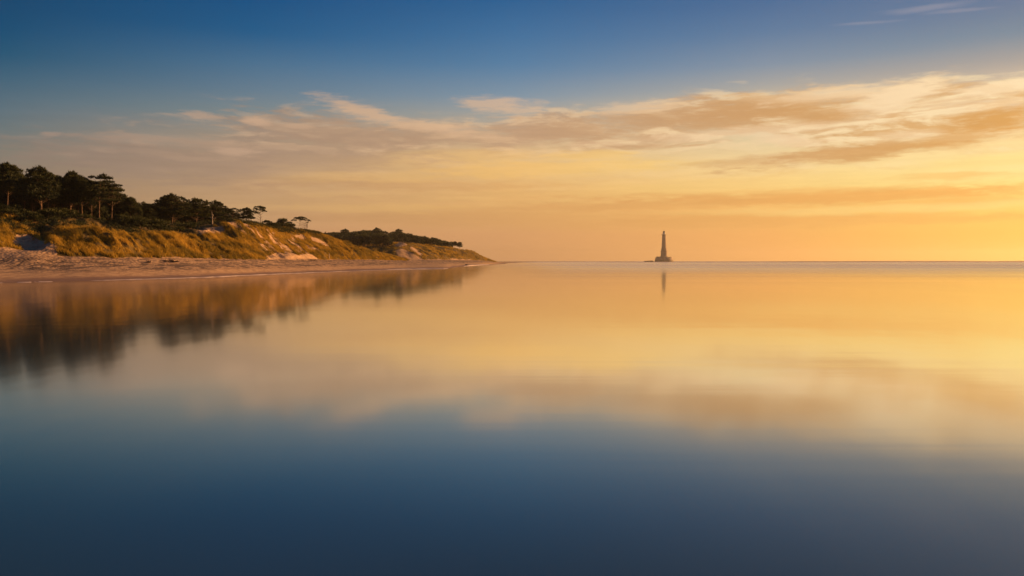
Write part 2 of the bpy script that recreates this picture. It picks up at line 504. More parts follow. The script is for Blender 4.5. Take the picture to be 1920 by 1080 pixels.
def profile_grid(table, px, v):
    """world position for station px and profile coordinate v (0 = first knot)"""
    ps = np.array([r[0] for r in table], float)
    K = len(table[0][1])
    D = np.array([[q[0] for q in r[1]] for r in table], float)
    Z = np.array([[q[1] for q in r[1]] for r in table], float)
    dk = np.stack([np.interp(px, ps, D[:, k]) for k in range(K)], -1)
    zk = np.stack([np.interp(px, ps, Z[:, k]) for k in range(K)], -1)
    i = np.clip(np.floor(v).astype(int), 0, K - 2)
    f = v - i
    g = lambda A, j: np.take_along_axis(A, np.clip(j, 0, K - 1)[..., None], -1)[..., 0]
    d = g(dk, i) * (1 - f) + g(dk, i + 1) * f
    z0, z1, z2, z3 = g(zk, i - 1), g(zk, i), g(zk, i + 1), g(zk, i + 2)
    # gentle Catmull-Rom, half tension so crests stay where they are
    m1 = 0.3 * (z2 - z0); m2 = 0.3 * (z3 - z1)
    z = (2 * f ** 3 - 3 * f ** 2 + 1) * z1 + (f ** 3 - 2 * f ** 2 + f) * m1 + (-2 * f ** 3 + 3 * f ** 2) * z2 + (f ** 3 - f ** 2) * m2
    return d, z


def smooth_px(px):
    return px


def land_point(table, px, v, amp=1.0, near=True):
    px = np.asarray(px, float); v = np.asarray(v, float)
    # average neighbouring stations: no creases where two sight lines meet
    ds = 0; zs = 0
    wts = [(-14, .2), (-6, .3), (6, .3), (14, .2)]
    for o, w in wts:
        d, z = profile_grid(table, px + o, v)
        ds = ds + d * w; zs = zs + z * w
    dx = (px - 960) / F
    x = dx * ds; y = ds
    foot = 2.0 if near else 1.0
    up = sstep(foot, foot + 0.7, v)
    if near:
        dune = up * (1 - sstep(700, 790, px))
        n1 = fbm(x / 7.0 + 3, y / 11.0, 3, 1)
        n2 = 1 - np.abs(fbm((1.2 * x + y) / 1.56 / 3.6, (1.2 * y - x) / 1.56 / 11.0, 3, 5)) * 2.6
        calm = 1 - .75 * (1 - sstep(70, 120, px)) * (1 - sstep(3.2, 4.0, v)) - .55 * sstep(440, 480, px) * (1 - sstep(600, 640, px))
        zs = zs + dune * (0.8 * n1 + 0.75 * calm * n2 * (1 - sstep(4.6, 5.4, v)))
        bch = (1 - up) * sstep(0.3, 1.2, v) * (1 - sstep(800, 860, px))
        zs = zs + bch * (0.07 * fbm(x / 3, y / 4, 3, 9) + 0.05 * fbm(x / .8, y / 1.2, 2, 19) * sstep(1.0, 1.8, v))
        # tongues of low sand running along the far strand
        zs = zs + 0.12 * fbm(x / 40, y / 60, 2, 23) * sstep(780, 850, px) * sstep(0.1, .8, v)
    else:
        n1 = fbm(x / 16.0 + 3, y / 22.0, 3, 31)
        n2 = 1 - np.abs(fbm((x + 0.5 * y) / 9, (y - 0.3 * x) / 18.0, 3, 35)) * 2
        zs = zs + up * (1 - sstep(890, 930, px)) * (1.6 * n1 + 0.9 * n2)
    return x, y, zs


def in_poly(px, py, poly):
    px = np.asarray(px); py = np.asarray(py)
    inside = np.zeros(px.shape, bool)
    n = len(poly)
    j = n - 1
    for i in range(n):
        xi, yi = poly[i]; xj, yj = poly[j]
        c = ((yi > py) != (yj > py)) & (px < (xj - xi) * (py - yi) / (yj - yi + 1e-9) + xi)
        inside ^= c
        j = i
    return inside


# bare sand among the dunes, as patches of ground given in the survey view (column, row)
BARE = [
    [(18, 450), (30, 440), (54, 440), (70, 450), (96, 456), (112, 470), (100, 486), (52, 486), (36, 464)],
    [(498, 480), (503, 489), (604, 489), (586, 478), (556, 471), (530, 472)],
    [(368, 432), (386, 426), (418, 423), (424, 436), (400, 441), (378, 438)],
    [(538, 449), (548, 440), (568, 440), (576, 449), (560, 451)],
    [(584, 444), (600, 448), (618, 460), (612, 462), (596, 456), (586, 452)],
    [(-60, 462), (10, 464), (34, 468), (52, 474), (74, 490), (-60, 492)],
]
HALF = [  # thinly grown sand
    [(424, 414), (480, 412), (540, 440), (600, 470), (560, 478), (500, 470), (466, 446)],
]
FARBARE = [
    [(738, 462), (748, 452), (760, 455), (764, 460), (752, 463)],
    [(740, 470), (756, 466), (796, 488), (752, 489)],
    [(766, 462), (776, 464), (794, 477), (790, 480), (774, 472)],
]


def veg_mask(px, py, x, y, v, near=True):
    """0 bare .. 1 grown over"""
    if near:
        m = sstep(2.02, 2.12, v + 0.10 * fbm(x / 2.5, y / 2.5, 3, 77))
        m = m * (1 - sstep(735, 770, px))
        wob = 9 * fbm(x / 6, y / 8, 3, 51)
        wob2 = 5 * fbm(x / 5, y / 7, 3, 52)
        for p in BARE:
            m = np.where(in_poly(px + wob * .5, py + wob2 * .4, p), 0.0, m)
        n = fbm((1.2 * x + y) / 1.56 / 2.4, (1.2 * y - x) / 1.56 / 9.0, 3, 61)
        for p in HALF:
            m = np.where(in_poly(px + wob * .4, py + wob2 * .4, p), np.clip(0.62 + 2.6 * (n + 0.02), 0.12, 1), m)
        return m
    m = sstep(1.05, 1.4, v + 0.2 * fbm(x / 8, y / 8, 3, 77))
    m = m * (1 - sstep(915, 935, px))
    for p in FARBARE:
        m = np.where(in_poly(px + 3 * fbm(x / 9, y / 9, 2, 51), py, p), 0.0, m)
    return m


# ------------------------------------------------------------------ sand material
sand_mat, t, out = new_mat('dune_sand')
P = obj_coord(t)
sx, sy, sz = t.sep(P)
vg = t.n.new('ShaderNodeAttribute'); vg.attribute_name = 'grown'
cov = vg.outputs['Fac']
wet = t.m('SUBTRACT', 1.0, t.rng(t.m('MULTIPLY_ADD', t.m('SUBTRACT', t.noise(P, 0.08, 3, 0.6), 0.5), 0.7, sz), 0.10, 0.42))
n_big = t.noise(t.mapping(P, scale=(0.10, 0.05, 0.1)), 1.0, 4, 0.6)
n_fine = t.noise(t.mapping(P, scale=(1.6, 0.7, 1.6)), 1.0, 5, 0.7)
sandc = t.mix(n_big, (0.37, 0.238, 0.142, 1), (0.46, 0.305, 0.187, 1))
sandc = t.mix(t.rng(n_fine, 0.38, 0.62), t.mix(0.5, sandc, (0.15, 0.085, 0.05, 1)), sandc)
# drift lines of dark weed and shells left by the tide, roughly following the contour
wr = t.noise(t.xyz(t.m('MULTIPLY', sx, 0.05), t.m('MULTIPLY', sy, 0.02), t.m('MULTIPLY', sz, 4.0)), 1.0, 5, 0.68)
wr2 = t.noise(t.mapping(P, scale=(0.5, 0.16, 0.5)), 1.0, 4, 0.65)
band = t.m('MULTIPLY', t.rng(sz, 0.65, 1.15), t.m('SUBTRACT', 1.0, t.rng(sz, 2.3, 3.0)))
wr3 = t.noise(t.mapping(P, scale=(0.85, 0.30, 0.6)), 1.0, 5, 0.7)
wrf = t.m('MULTIPLY', t.m('MAXIMUM', t.m('MULTIPLY', t.rng(wr, 0.50, 0.55), t.rng(wr2, 0.44, 0.54)), t.rng(wr3, 0.505, 0.55)), band)
sandc = t.mix(t.m('MULTIPLY', wrf, 0.85), sandc, (0.075, 0.048, 0.036, 1))
sandc = t.mix(t.m('MULTIPLY', wet, 0.8), sandc, (0.17, 0.10, 0.062, 1))
n_v = t.noise(P, 0.9, 4, 0.6)
vegc = t.mix(n_v, (0.05, 0.038, 0.008, 1), (0.17, 0.10, 0.02, 1))
colr = t.mix(t.rng(t.m('MULTIPLY_ADD', t.m('SUBTRACT', n_v, 0.5), 0.7, cov), 0.3, 0.75), sandc, vegc)
# trampled sand: footprints and wind scour
vor = t.n.new('ShaderNodeTexVoronoi'); vor.feature = 'SMOOTH_F1'
t.put(vor.inputs['Vector'], P); vor.inputs['Scale'].default_value = 2.6; vor.inputs['Randomness'].default_value = 1
tramp = t.m('MULTIPLY', t.rng(sz, 0.6, 1.9), vor.outputs['Distance'])
h = t.m('ADD', t.m('MULTIPLY', tramp, 1.1), t.m('MULTIPLY', n_fine, t.rng(sz, 0.1, 1.5, 0.15, 1.0)))
nb = bump(t, h, 0.65, 0.2)
rough = t.m('SUBTRACT', 0.95, t.m('MULTIPLY', wet, 0.30))
b = principled(t, out, colr, 0.9, 0.25, nb)
t.put(b.inputs['Roughness'], rough)


def land_mesh(name, table, px0, px1, step, vmax, per, near):
    pxs = np.arange(px0, px1 + step, step)
    vs = np.concatenate([[-1.0], np.linspace(0, vmax, per * int(vmax) + 1)])
    PX, Vv = np.meshgrid(pxs, vs, indexing='ij')
    x, y, z = land_point(table, PX, np.maximum(Vv, 0), near=near)
    # skirt that goes down under the water in front
    sk = Vv < 0
    k = 0.93
    x = np.where(sk, x * k, x); y = np.where(sk, y * k, y); z = np.where(sk, (-0.6 if near else -0.8), z)
    py = HOR - (z - CAM_H) / y * F
    veg = veg_mask(PX, py, x, y, Vv, near)
    n0, n1 = PX.shape
    V = np.stack([x, y, z], -1).reshape(-1, 3)
    i = np.arange(n0 * n1).reshape(n0, n1)
    Fc = np.stack([i[:-1, :-1].ravel(), i[1:, :-1].ravel(), i[1:, 1:].ravel(), i[:-1, 1:].ravel()], 1)
    o = mesh_np(name, V, Fc, sand_mat, smooth=True)
    a = o.data.attributes.new('grown', 'FLOAT', 'POINT')
    a.data.foreach_set('value', veg.reshape(-1).astype(np.float32))
    tag(o, kind='structure')
    return o


land_mesh('beach_and_dunes_terrain', NEAR, -900, 1010, 2.5, 7, 30, True)
land_mesh('headland_terrain', FAR, 480, 950, 2.5, 5, 26, False)


def ground(table, px, v, near=True):
    x, y, z = land_point(table, np.array([px], float), np.array([v], float), near=near)
    return float(x[0]), float(y[0]), float(z[0])

# ------------------------------------------------------------------ marram grass
grass_mat, t, out = new_mat('marram_grass')
at = t.n.new('ShaderNodeAttribute'); at.attribute_name = 'shade'
P = obj_coord(t)
n = t.noise(t.mapping(P, scale=(0.16, 0.10, 0.3)), 1.0, 4, 0.6)
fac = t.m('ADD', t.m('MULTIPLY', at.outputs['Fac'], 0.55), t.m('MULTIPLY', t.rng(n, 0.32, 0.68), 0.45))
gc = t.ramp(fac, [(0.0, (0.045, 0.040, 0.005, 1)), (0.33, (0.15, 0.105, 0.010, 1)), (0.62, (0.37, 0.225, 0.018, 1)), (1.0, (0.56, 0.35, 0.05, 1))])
df = principled(t, None, gc, 0.7, 0.25)
tr = t.n.new('ShaderNodeBsdfTranslucent'); t.l.new(gc, tr.inputs[0])
mx = t.n.new('ShaderNodeMixShader'); mx.inputs[0].default_value = 0.42
t.l.new(df.outputs[0], mx.inputs[1]); t.l.new(tr.outputs[0], mx.inputs[2]); t.l.new(mx.outputs[0], out.inputs[0])


def build_grass(name, bx, by, bz, hgt, tone, width, lean_dir, lean):
    """one bent blade (2 quads' worth of triangles) per entry"""
    n = len(bx)
    ang = rng.uniform(0, np.pi, n)
    wx = np.cos(ang) * width * .5; wy = np.sin(ang) * width * .5
    la = lean_dir + rng.normal(0, 0.55, n)
    ll = lean * hgt * rng.uniform(0.5, 1.3, n)
    lx = np.cos(la) * ll; ly = np.sin(la) * ll
    V = np.zeros((n, 5, 3), np.float32)
    V[:, 0] = np.stack([bx - wx, by - wy, bz], 1)
    V[:, 1] = np.stack([bx + wx, by + wy, bz], 1)
    mxx, myy, mzz = bx + lx * .35, by + ly * .35, bz + hgt * .6
    V[:, 2] = np.stack([mxx + wx * .75, myy + wy * .75, mzz], 1)
    V[:, 3] = np.stack([mxx - wx * .75, myy - wy * .75, mzz], 1)
    V[:, 4] = np.stack([bx + lx, by + ly, bz + hgt * .93], 1)
    k = np.arange(n)[:, None, None] * 5
    Fc = (np.array([[0, 1, 2], [0, 2, 3], [3, 2, 4]])[None] + k).reshape(-1, 3)
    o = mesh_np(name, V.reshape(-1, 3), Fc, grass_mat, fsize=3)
    a = o.data.attributes.new('shade', 'FLOAT', 'POINT')
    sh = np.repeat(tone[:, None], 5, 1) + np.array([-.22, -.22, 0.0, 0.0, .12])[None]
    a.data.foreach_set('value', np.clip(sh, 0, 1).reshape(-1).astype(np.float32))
    return o


def scatter_tufts(table, n, px_rng, v_rng, near, dens, radius, blades, height):
    """tuft roots over the profile grid, thinned by ground area and cover; then blades round each"""
    px = rng.uniform(px_rng[0], px_rng[1], n); v = rng.uniform(v_rng[0], v_rng[1], n)
    x, y, z = land_point(table, px, v, near=near)
    x2, y2, _ = land_point(table, px, v + 0.05, near=near)
    area = np.hypot(x2 - x, y2 - y) * y
    area /= np.percentile(area, 98)
    py = HOR - (z - CAM_H) / y * F
    m = veg_mask(px, py, x, y, v, near)
    keep = rng.uniform(0, 1, n) < np.clip(area, 0, 1) * m * dens(px, v, x, y, py)
    px, v = px[keep], v[keep]
    T = len(px)
    x, y, z = land_point(table, px, v, near=near)
    x3, y3, z3 = land_point(table, px + 2.5, v, near=near)
    x4, y4, z4 = land_point(table, px, v + 0.04, near=near)
    # surface gradient from the two steps
    ax, ay, az_ = x3 - x, y3 - y, z3 - z
    bx_, by_, bz_ = x4 - x, y4 - y, z4 - z
    det = ax * by_ - ay * bx_
    det = np.where(np.abs(det) < 1e-6, 1e-6, det)
    gx_ = np.clip((az_ * by_ - ay * bz_) / det, -1.2, 1.2); gy_ = np.clip((ax * bz_ - az_ * bx_) / det, -1.2, 1.2)
    hs = height * (0.7 + 0.5 * rng.random(T)) * (0.72 + 0.45 * (fbm(x / 5, y / 7, 2, 91) + .5))
    r = np.repeat(np.arange(T), blades)
    nb_ = len(r)
    ra = np.sqrt(rng.random(nb_)) * radius; aa = rng.uniform(0, 2 * np.pi, nb_)
    ox, oy = np.cos(aa) * ra, np.sin(aa) * ra
    bx, by = x[r] + ox, y[r] + oy
    bz = z[r] + gx_[r] * ox + gy_[r] * oy - 0.06
    hh = hs[r] * (1.05 - 0.4 * ra / radius) * rng.uniform(0.6, 1.1, nb_)
    rid = fbm((1.2 * x + y) / 1.56 / 2.2, (1.2 * y - x) / 1.56 / 7.0, 3, 5)
    tuft_tone = rng.normal(0.61, 0.11, T) + 0.34 * rid
    tone = tuft_tone[r] + rng.normal(0, 0.12, nb_)
    return bx, by, bz, hh, tone


def dens_near(px, v, x, y, py):
    d = np.where(v < 4.2, 1.0, 0.0)
    # right-hand dune is all grass up to its ridge, the wooded part only up to the hollow
    d = np.where(px > 470, np.where(v < 5.7, 1.0, 0), d)
    d = np.where((px > 400) & (px <= 470), np.where(v < 4.9, 1.0, 0), d)
    d = np.where((px < 60) & (v > 4.2) & (v < 5.2), 0.55, d)
    gap = fbm(x / 2.2, y / 3.0, 2, 41)
    return d * np.clip(0.95 + 1.2 * gap, 0.45, 1)


g = scatter_tufts(NEAR, 30000, (-330, 768), (2.02, 5.8), True, dens_near, 0.55, 46, 1.15)
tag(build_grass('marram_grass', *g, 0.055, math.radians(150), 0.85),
    'golden marram grass in wind-combed tufts over the near dunes', 'grass', kind='stuff')
print('near blades', len(g[0]))


def dens_far(px, v, x, y, py):
    return np.where(v < 3.4, 1.0, 0.0) * np.clip(0.7 + 1.2 * fbm(x / 9, y / 12, 2, 43), 0.1, 1)


g = scatter_tufts(FAR, 9000, (620, 935), (1.02, 3.5), False, dens_far, 1.3, 18, 1.2)
tag(build_grass('headland_grass', *g, 0.16, math.radians(155), 0.5),
    'ochre grass covering the seaward slopes of the distant headland', 'grass', kind='stuff')
print('far blades', len(g[0]))

# ------------------------------------------------------------------ pines and scrub
needle_mat, t, out = new_mat('pine_needles')
at = t.n.new('ShaderNodeAttribute'); at.attribute_name = 'shade'
oi = t.n.new('ShaderNodeObjectInfo')
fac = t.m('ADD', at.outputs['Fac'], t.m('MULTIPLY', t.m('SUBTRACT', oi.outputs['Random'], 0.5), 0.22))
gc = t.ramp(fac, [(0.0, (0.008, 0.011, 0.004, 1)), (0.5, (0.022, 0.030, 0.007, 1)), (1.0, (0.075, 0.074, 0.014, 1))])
df = principled(t, None, gc, 0.65, 0.3)
tr = t.n.new('ShaderNodeBsdfTranslucent'); t.l.new(gc, tr.inputs[0])
mx = t.n.new('ShaderNodeMixShader'); mx.inputs[0].default_value = 0.22
t.l.new(df.outputs[0], mx.inputs[1]); t.l.new(tr.outputs[0], mx.inputs[2]); t.l.new(mx.outputs[0], out.inputs[0])

bark_mat, t, out = new_mat('pine_bark')
P = t.n.new('ShaderNodeTexCoord').outputs['Object']
n = t.noise(t.mapping(P, scale=(5, 5, 1.6)), 1.0, 4, 0.65)
principled(t, out, t.mix(t.rng(n, 0.35, 0.65), (0.035, 0.022, 0.015, 1), (0.17, 0.10, 0.065, 1)), 0.9, 0.2, bump(t, n, 0.8, 0.06))

twig_mat, t, out = new_mat('pine_branch_bark')
principled(t, out, (.06, .036, .024, 1), .9, .2)

dead_mat, t, out = new_mat('bleached_wood')
P = t.n.new('ShaderNodeTexCoord').outputs['Object']
n = t.noise(t.mapping(P, scale=(9, 9, 1.2)), 1.0, 4, 0.6)
principled(t, out, t.mix(n, (0.22, 0.17, 0.12, 1), (0.45, 0.36, 0.28, 1)), 0.85, 0.2, bump(t, n, 0.6, 0.03))


def tube(pts, radii, sides=7):
    """closed tapered tube through pts"""
    pts = [Vector(p) for p in pts]
    V = []; Fc = []
    for k, p in enumerate(pts):
        d = (pts[min(k + 1, len(pts) - 1)] - pts[max(k - 1, 0)])
        if d.length < 1e-6: d = Vector((0, 0, 1))
        d.normalize()
        a = d.orthogonal().normalized() if abs(d.z) < 0.9 else Vector((1, 0, 0)) - d * d.x
        a.normalize(); b = d.cross(a)
        for s in range(sides):
            an = 2 * math.pi * s / sides
            V.append(p + (a * math.cos(an) + b * math.sin(an)) * radii[k])
    for k in range(len(pts) - 1):
        for s in range(sides):
            s2 = (s + 1) % sides
            Fc.append((k * sides + s, k * sides + s2, (k + 1) * sides + s2, (k + 1) * sides + s))
    V.append(pts[-1]); ti = len(V) - 1
    k = len(pts) - 1
    for s in range(sides):
        s2 = (s + 1) % sides
        Fc.append((k * sides + s, k * sides + s2, ti, ti))
    return [tuple(v) for v in V], Fc


def merge(parts):
    V = []; Fc = []
    for v, f in parts:
        o = len(V)
        V += v
        Fc += [tuple(i + o for i in q) for q in f]
    return V, Fc


def py_obj(name, vf, mat, parent=None, smooth=True, link=True):
    V, Fc = vf
    me = bpy.data.meshes.new(name)
    me.from_pydata([tuple(v) for v in V], [], [tuple(dict.fromkeys(f)) for f in Fc])
    me.update()
    me.materials.append(mat)
    if smooth:
        me.polygons.foreach_set('use_smooth', [True] * len(me.polygons))
    o = bpy.data.objects.new(name, me)
    if link: COL.objects.link(o)
    if parent is not None: o.parent = parent
    return o


def tuft_cloud(pads, per_area, L, wd, k=4, up=0.55):
    """needle sprays over ellipsoid pads: (c, rx, ry, rz, tone). returns verts, tris, shade"""
    Vs = []; Sh = []
    for (cx, cy, cz, rx, ry, rz, tone) in pads:
        n = max(10, int(per_area * (rx * ry + rx * rz + ry * rz) / 3 * 12.5))
        u = rng.normal(0, 1, (n, 3)); u /= np.linalg.norm(u, axis=1)[:, None]
        u[:, 2] = np.where(u[:, 2] < -0.25, -u[:, 2] * .6, u[:, 2])
        r = rng.uniform(0.55, 1.08, n) ** 0.6
        lump = 1 + 0.22 * fbm(u[:, 0] * 3 + cx, u[:, 1] * 3 + u[:, 2] * 2 + cz, 2, 3)
        p = u * r[:, None] * lump[:, None] * np.array([rx, ry, rz]) + np.array([cx, cy, cz])
        q = np.repeat(np.arange(n), k)
        d = u[q] * 0.7 + np.array([0, 0, up]) + rng.normal(0, 0.5, (len(q), 3))
        d /= np.linalg.norm(d, axis=1)[:, None]
        side = np.cross(d, rng.normal(0, 1, (len(q), 3))); side /= np.linalg.norm(side, axis=1)[:, None] + 1e-9
        ll = L * rng.uniform(0.6, 1.25, len(q))[:, None]
        b = p[q]
        tri = np.stack([b - side * wd, b + side * wd, b + d * ll], 1)
        Vs.append(tri.reshape(-1, 3))
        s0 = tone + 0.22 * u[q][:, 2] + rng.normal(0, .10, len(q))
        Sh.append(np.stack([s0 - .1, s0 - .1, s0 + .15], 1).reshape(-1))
    V = np.concatenate(Vs); S = np.clip(np.concatenate(Sh), 0, 1)
    return V, np.arange(len(V)).reshape(-1, 3), S


def cloud_obj(name, pads, parent=None, per_area=5.0, L=0.34, wd=0.055, k=4, up=0.55, mat=None, link=True):
    V, Fc, S = tuft_cloud(pads, per_area, L, wd, k, up)
    o = mesh_np(name, V, Fc, mat or needle_mat, fsize=3, parent=parent, link=link)
    a = o.data.attributes.new('shade', 'FLOAT', 'POINT')
    a.data.foreach_set('value', S.astype(np.float32))
    return o


def make_pine(kind, seed):
    """pine about 10 m tall standing at the origin; kinds differ in outline"""
    R = random.Random(seed)
    root = bpy.data.objects.new('pine_tree', None)
    COL.objects.link(root)
    root.empty_display_size = 1
    H = 10.0
    pads = []; limbs = []
    bend = [R.uniform(-.35, .35), R.uniform(-.3, .3)]
    lean = {'leaner': 1.6, 'open': .5}.get(kind, R.uniform(-.35, .35))

    def tr(zf):
        return Vector((lean * zf ** 1.5 + bend[0] * math.sin(zf * 3.0), bend[1] * math.sin(zf * 2.6), H * .93 * zf))
    trunk = [tr(q / 9) for q in range(10)]
    r0 = {'bushy': .17, 'open': .13, 'tall': .14, 'big': .24}.get(kind, .14)
    rad = [r0 * (1 - .78 * (q / 9)) * (1.25 if q == 0 else 1) for q in range(10)]
    trunk[0] = trunk[0] + Vector((0, 0, -.8))

    def pad_at(zf, ang, dist, rx, rz, tone=.36):
        c = tr(min(zf, 1)) + Vector((math.cos(ang) * dist, math.sin(ang) * dist, R.uniform(-.1, .25)))
        c.z = zf * H + R.uniform(-.2, .2)
        ry = rx * R.uniform(.8, 1.15)
        pads.append((c.x, c.y, c.z, rx, ry, rz, tone + R.uniform(-.14, .14)))
        if dist > .5:
            a = tr(max(.05, zf - .05 - .05 * dist / 2))
            mid = (a + c) / 2 + Vector((0, 0, -.15))
            limbs.append(tube([a, mid, c], [.075, .05, .02], 4))
    if kind in ('tall', 'big'):
        low = .49 if kind == 'tall' else .44
        W_ = 3.0 if kind == 'tall' else 3.6
        for tier in range(7):
            zf = low + (1 - low) * tier / 6.5
            w = W_ * math.sin(math.pi * (.30 + .62 * tier / 6.5)) * R.uniform(.85, 1.1)
            nt = 6 if tier < 6 else 3
            for k in range(nt):
                a = 2 * math.pi * (k + R.random() * .6) / nt + tier
                pad_at(zf + R.uniform(-.03, .03), a, w * R.uniform(.45, .85), R.uniform(.85, 1.3), R.uniform(.55, .85))
            pad_at(zf, 0, .1, 1.1, .7)
        for k in range(26):
            q = R.uniform(.2, 2.5)
            pad_at(R.uniform(.93, 1.03) - .035 * q ** 1.5, R.uniform(0, 6.28), q, .27, .62, .5)
    elif kind == 'layered':
        for tier, (zf, w) in enumerate([(.56, 2.6), (.70, 3.3), (.84, 2.9), (.95, 1.7)]):
            nt = 7 if tier < 3 else 4
            for k in range(nt):
                a = 2 * math.pi * (k + R.random() * .5) / nt
                pad_at(zf + R.uniform(-.02, .02), a, w * R.uniform(.55, .95), R.uniform(.7, 1.05), R.uniform(.26, .38), .40)
            pad_at(zf, 0, .1, .9, .35)
        for k in range(6):
            pad_at(R.uniform(.93, 1.0), R.uniform(0, 6.28), R.uniform(.2, 1.5), .42, .42, .46)
    elif kind == 'dense':
        for k in range(46):
            zf = R.uniform(.26, .95)
            w = 3.3 * math.sin(math.pi * min(.97, .22 + .70 * (zf - .25) / .75)) ** .6
            pad_at(zf, R.uniform(0, 6.28), w * math.sqrt(R.random()) * .95, R.uniform(.75, 1.15), R.uniform(.6, .95))
        for k in range(28):
            q = R.uniform(.2, 2.9)
            pad_at(R.uniform(.92, 1.03) - .03 * q ** 1.5, R.uniform(0, 6.28), q, .28, .66, .5)
    elif kind == 'bushy':
        for k in range(48):
            zf = R.uniform(.10, .95)
            w = 3.9 * (1 - ((zf - .40) / .62) ** 2) ** .5 if abs((zf - .40) / .62) < 1 else .6
            pad_at(zf, R.uniform(0, 6.28), w * math.sqrt(R.random()) * .9, R.uniform(.9, 1.5), R.uniform(.7, 1.1))
        for k in range(22):
            q = R.uniform(.2, 3.2)
            pad_at(R.uniform(.93, 1.03) - .03 * q ** 1.5, R.uniform(0, 6.28), q, .32, .7, .5)
    elif kind == 'open':
        spec = [(.98, 0, .3), (.93, 1.2, 1.6), (.94, 3.6, 1.5), (.85, 0.2, 2.6), (.86, 2.9, 2.4), (.80, 5, 1.6), (.90, 4.6, 1.3),
                (.74, .3, 3.1), (.72, 3.3, 2.6), (.79, 1.9, 1.9), (.66, .1, 2.4)]
        for zf, a, d in spec:
            pad_at(zf, a, d, R.uniform(.85, 1.3), R.uniform(.5, .8), .36)
        for zf, a, d in [(.52, .4, 2.0), (.46, 3.0, 1.6), (.38, .2, 2.4), (.30, 3.3, 1.7), (.24, 0, 1.9), (.2, 1, 2.2)]:
            a0 = tr(zf - .1); c = tr(zf) + Vector((math.cos(a) * d, math.sin(a) * d, .4))
            limbs.append(tube([a0, (a0 + c) / 2 + Vector((0, 0, .2)), c], [.07, .05, .02], 4))
            limbs.append(tube([(a0 + c) / 2, c + Vector((.3, .4, .8))], [.04, .015], 4))
    elif kind == 'leaner':     # low wind-pruned umbrella on several thin stems, crown pushed inland
        for zf, a, d, w in [(.97, 0, .3, 2.0), (.90, 0, 2.4, 1.8), (.92, 3.1, 2.2, 2.0), (.80, 0, 4.6, 1.5), (.78, 3.1, 4.4, 1.8),
                            (.84, 1.3, 2.4, 1.8), (.84, 4.6, 2.4, 1.9), (.62, 3.1, 6.4, 1.7), (.50, 3.1, 7.2, 1.3), (.72, 0, 6.4, 1.0),
                            (.30, 3.1, 5.2, 1.9), (.18, 3.1, 4.0, 2.4), (.44, 3.1, 4.6, 1.4), (.62, 0, 5.2, .9)]:
            pad_at(zf, a + R.uniform(-.2, .2), d, w, w * .5, .34)
        for sx_ in (1.4, 2.8, 4.4, 5.4, 6.0):
            limbs.append(tube([(sx_ * .8, R.uniform(-.6, .6), -.6), (sx_ + R.uniform(-.6, .6), 0, 3.2), (sx_ * .9 + .5, 0, 7.4)], [.16, .12, .05], 4))
        for k in range(7):
            x0 = R.uniform(1.5, 6)
            limbs.append(tube([(x0, 0, R.uniform(2, 4)), (x0 + R.uniform(-1, 1.5), R.uniform(-.6, .6), R.uniform(5, 7.5))], [.07, .03], 4))
    py_obj('trunk', tube(trunk, rad, 8), bark_mat, root)
    if limbs:
        py_obj('branches', merge(limbs), twig_mat, root)
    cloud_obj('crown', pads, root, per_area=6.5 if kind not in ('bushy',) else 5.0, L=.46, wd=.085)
    return root


def copy_thing(src):
    r = src.copy(); COL.objects.link(r)
    for ch in src.children:
        c = ch.copy(); COL.objects.link(c); c.parent = r
    return r


PROTO = {}
USED = set()


def place_pine(kind, var, px, v, top, label, group, wide=1.0, table=None, rot=None, cat='pine tree'):
    key = (kind, var)
    if key not in PROTO:
        PROTO[key] = make_pine(kind, sum(map(ord, kind)) + var * 101)
        r = PROTO[key]
    else:
        r = copy_thing(PROTO[key])
    tb = table or NEAR
    x, y, z = ground(tb, px, v, near=(tb is NEAR))
    ztop = CAM_H + (HOR - top) / F * y
    hgt = max(ztop - z, 1.2)
    s = hgt / 10.2
    r.location = (x, y, z - 0.05)
    r.scale = (s * wide, s * wide, s)
    r.rotation_euler = (0, 0, random.uniform(0, 6.28) if rot is None else rot)
    tag(r, label, cat, group)
    return r


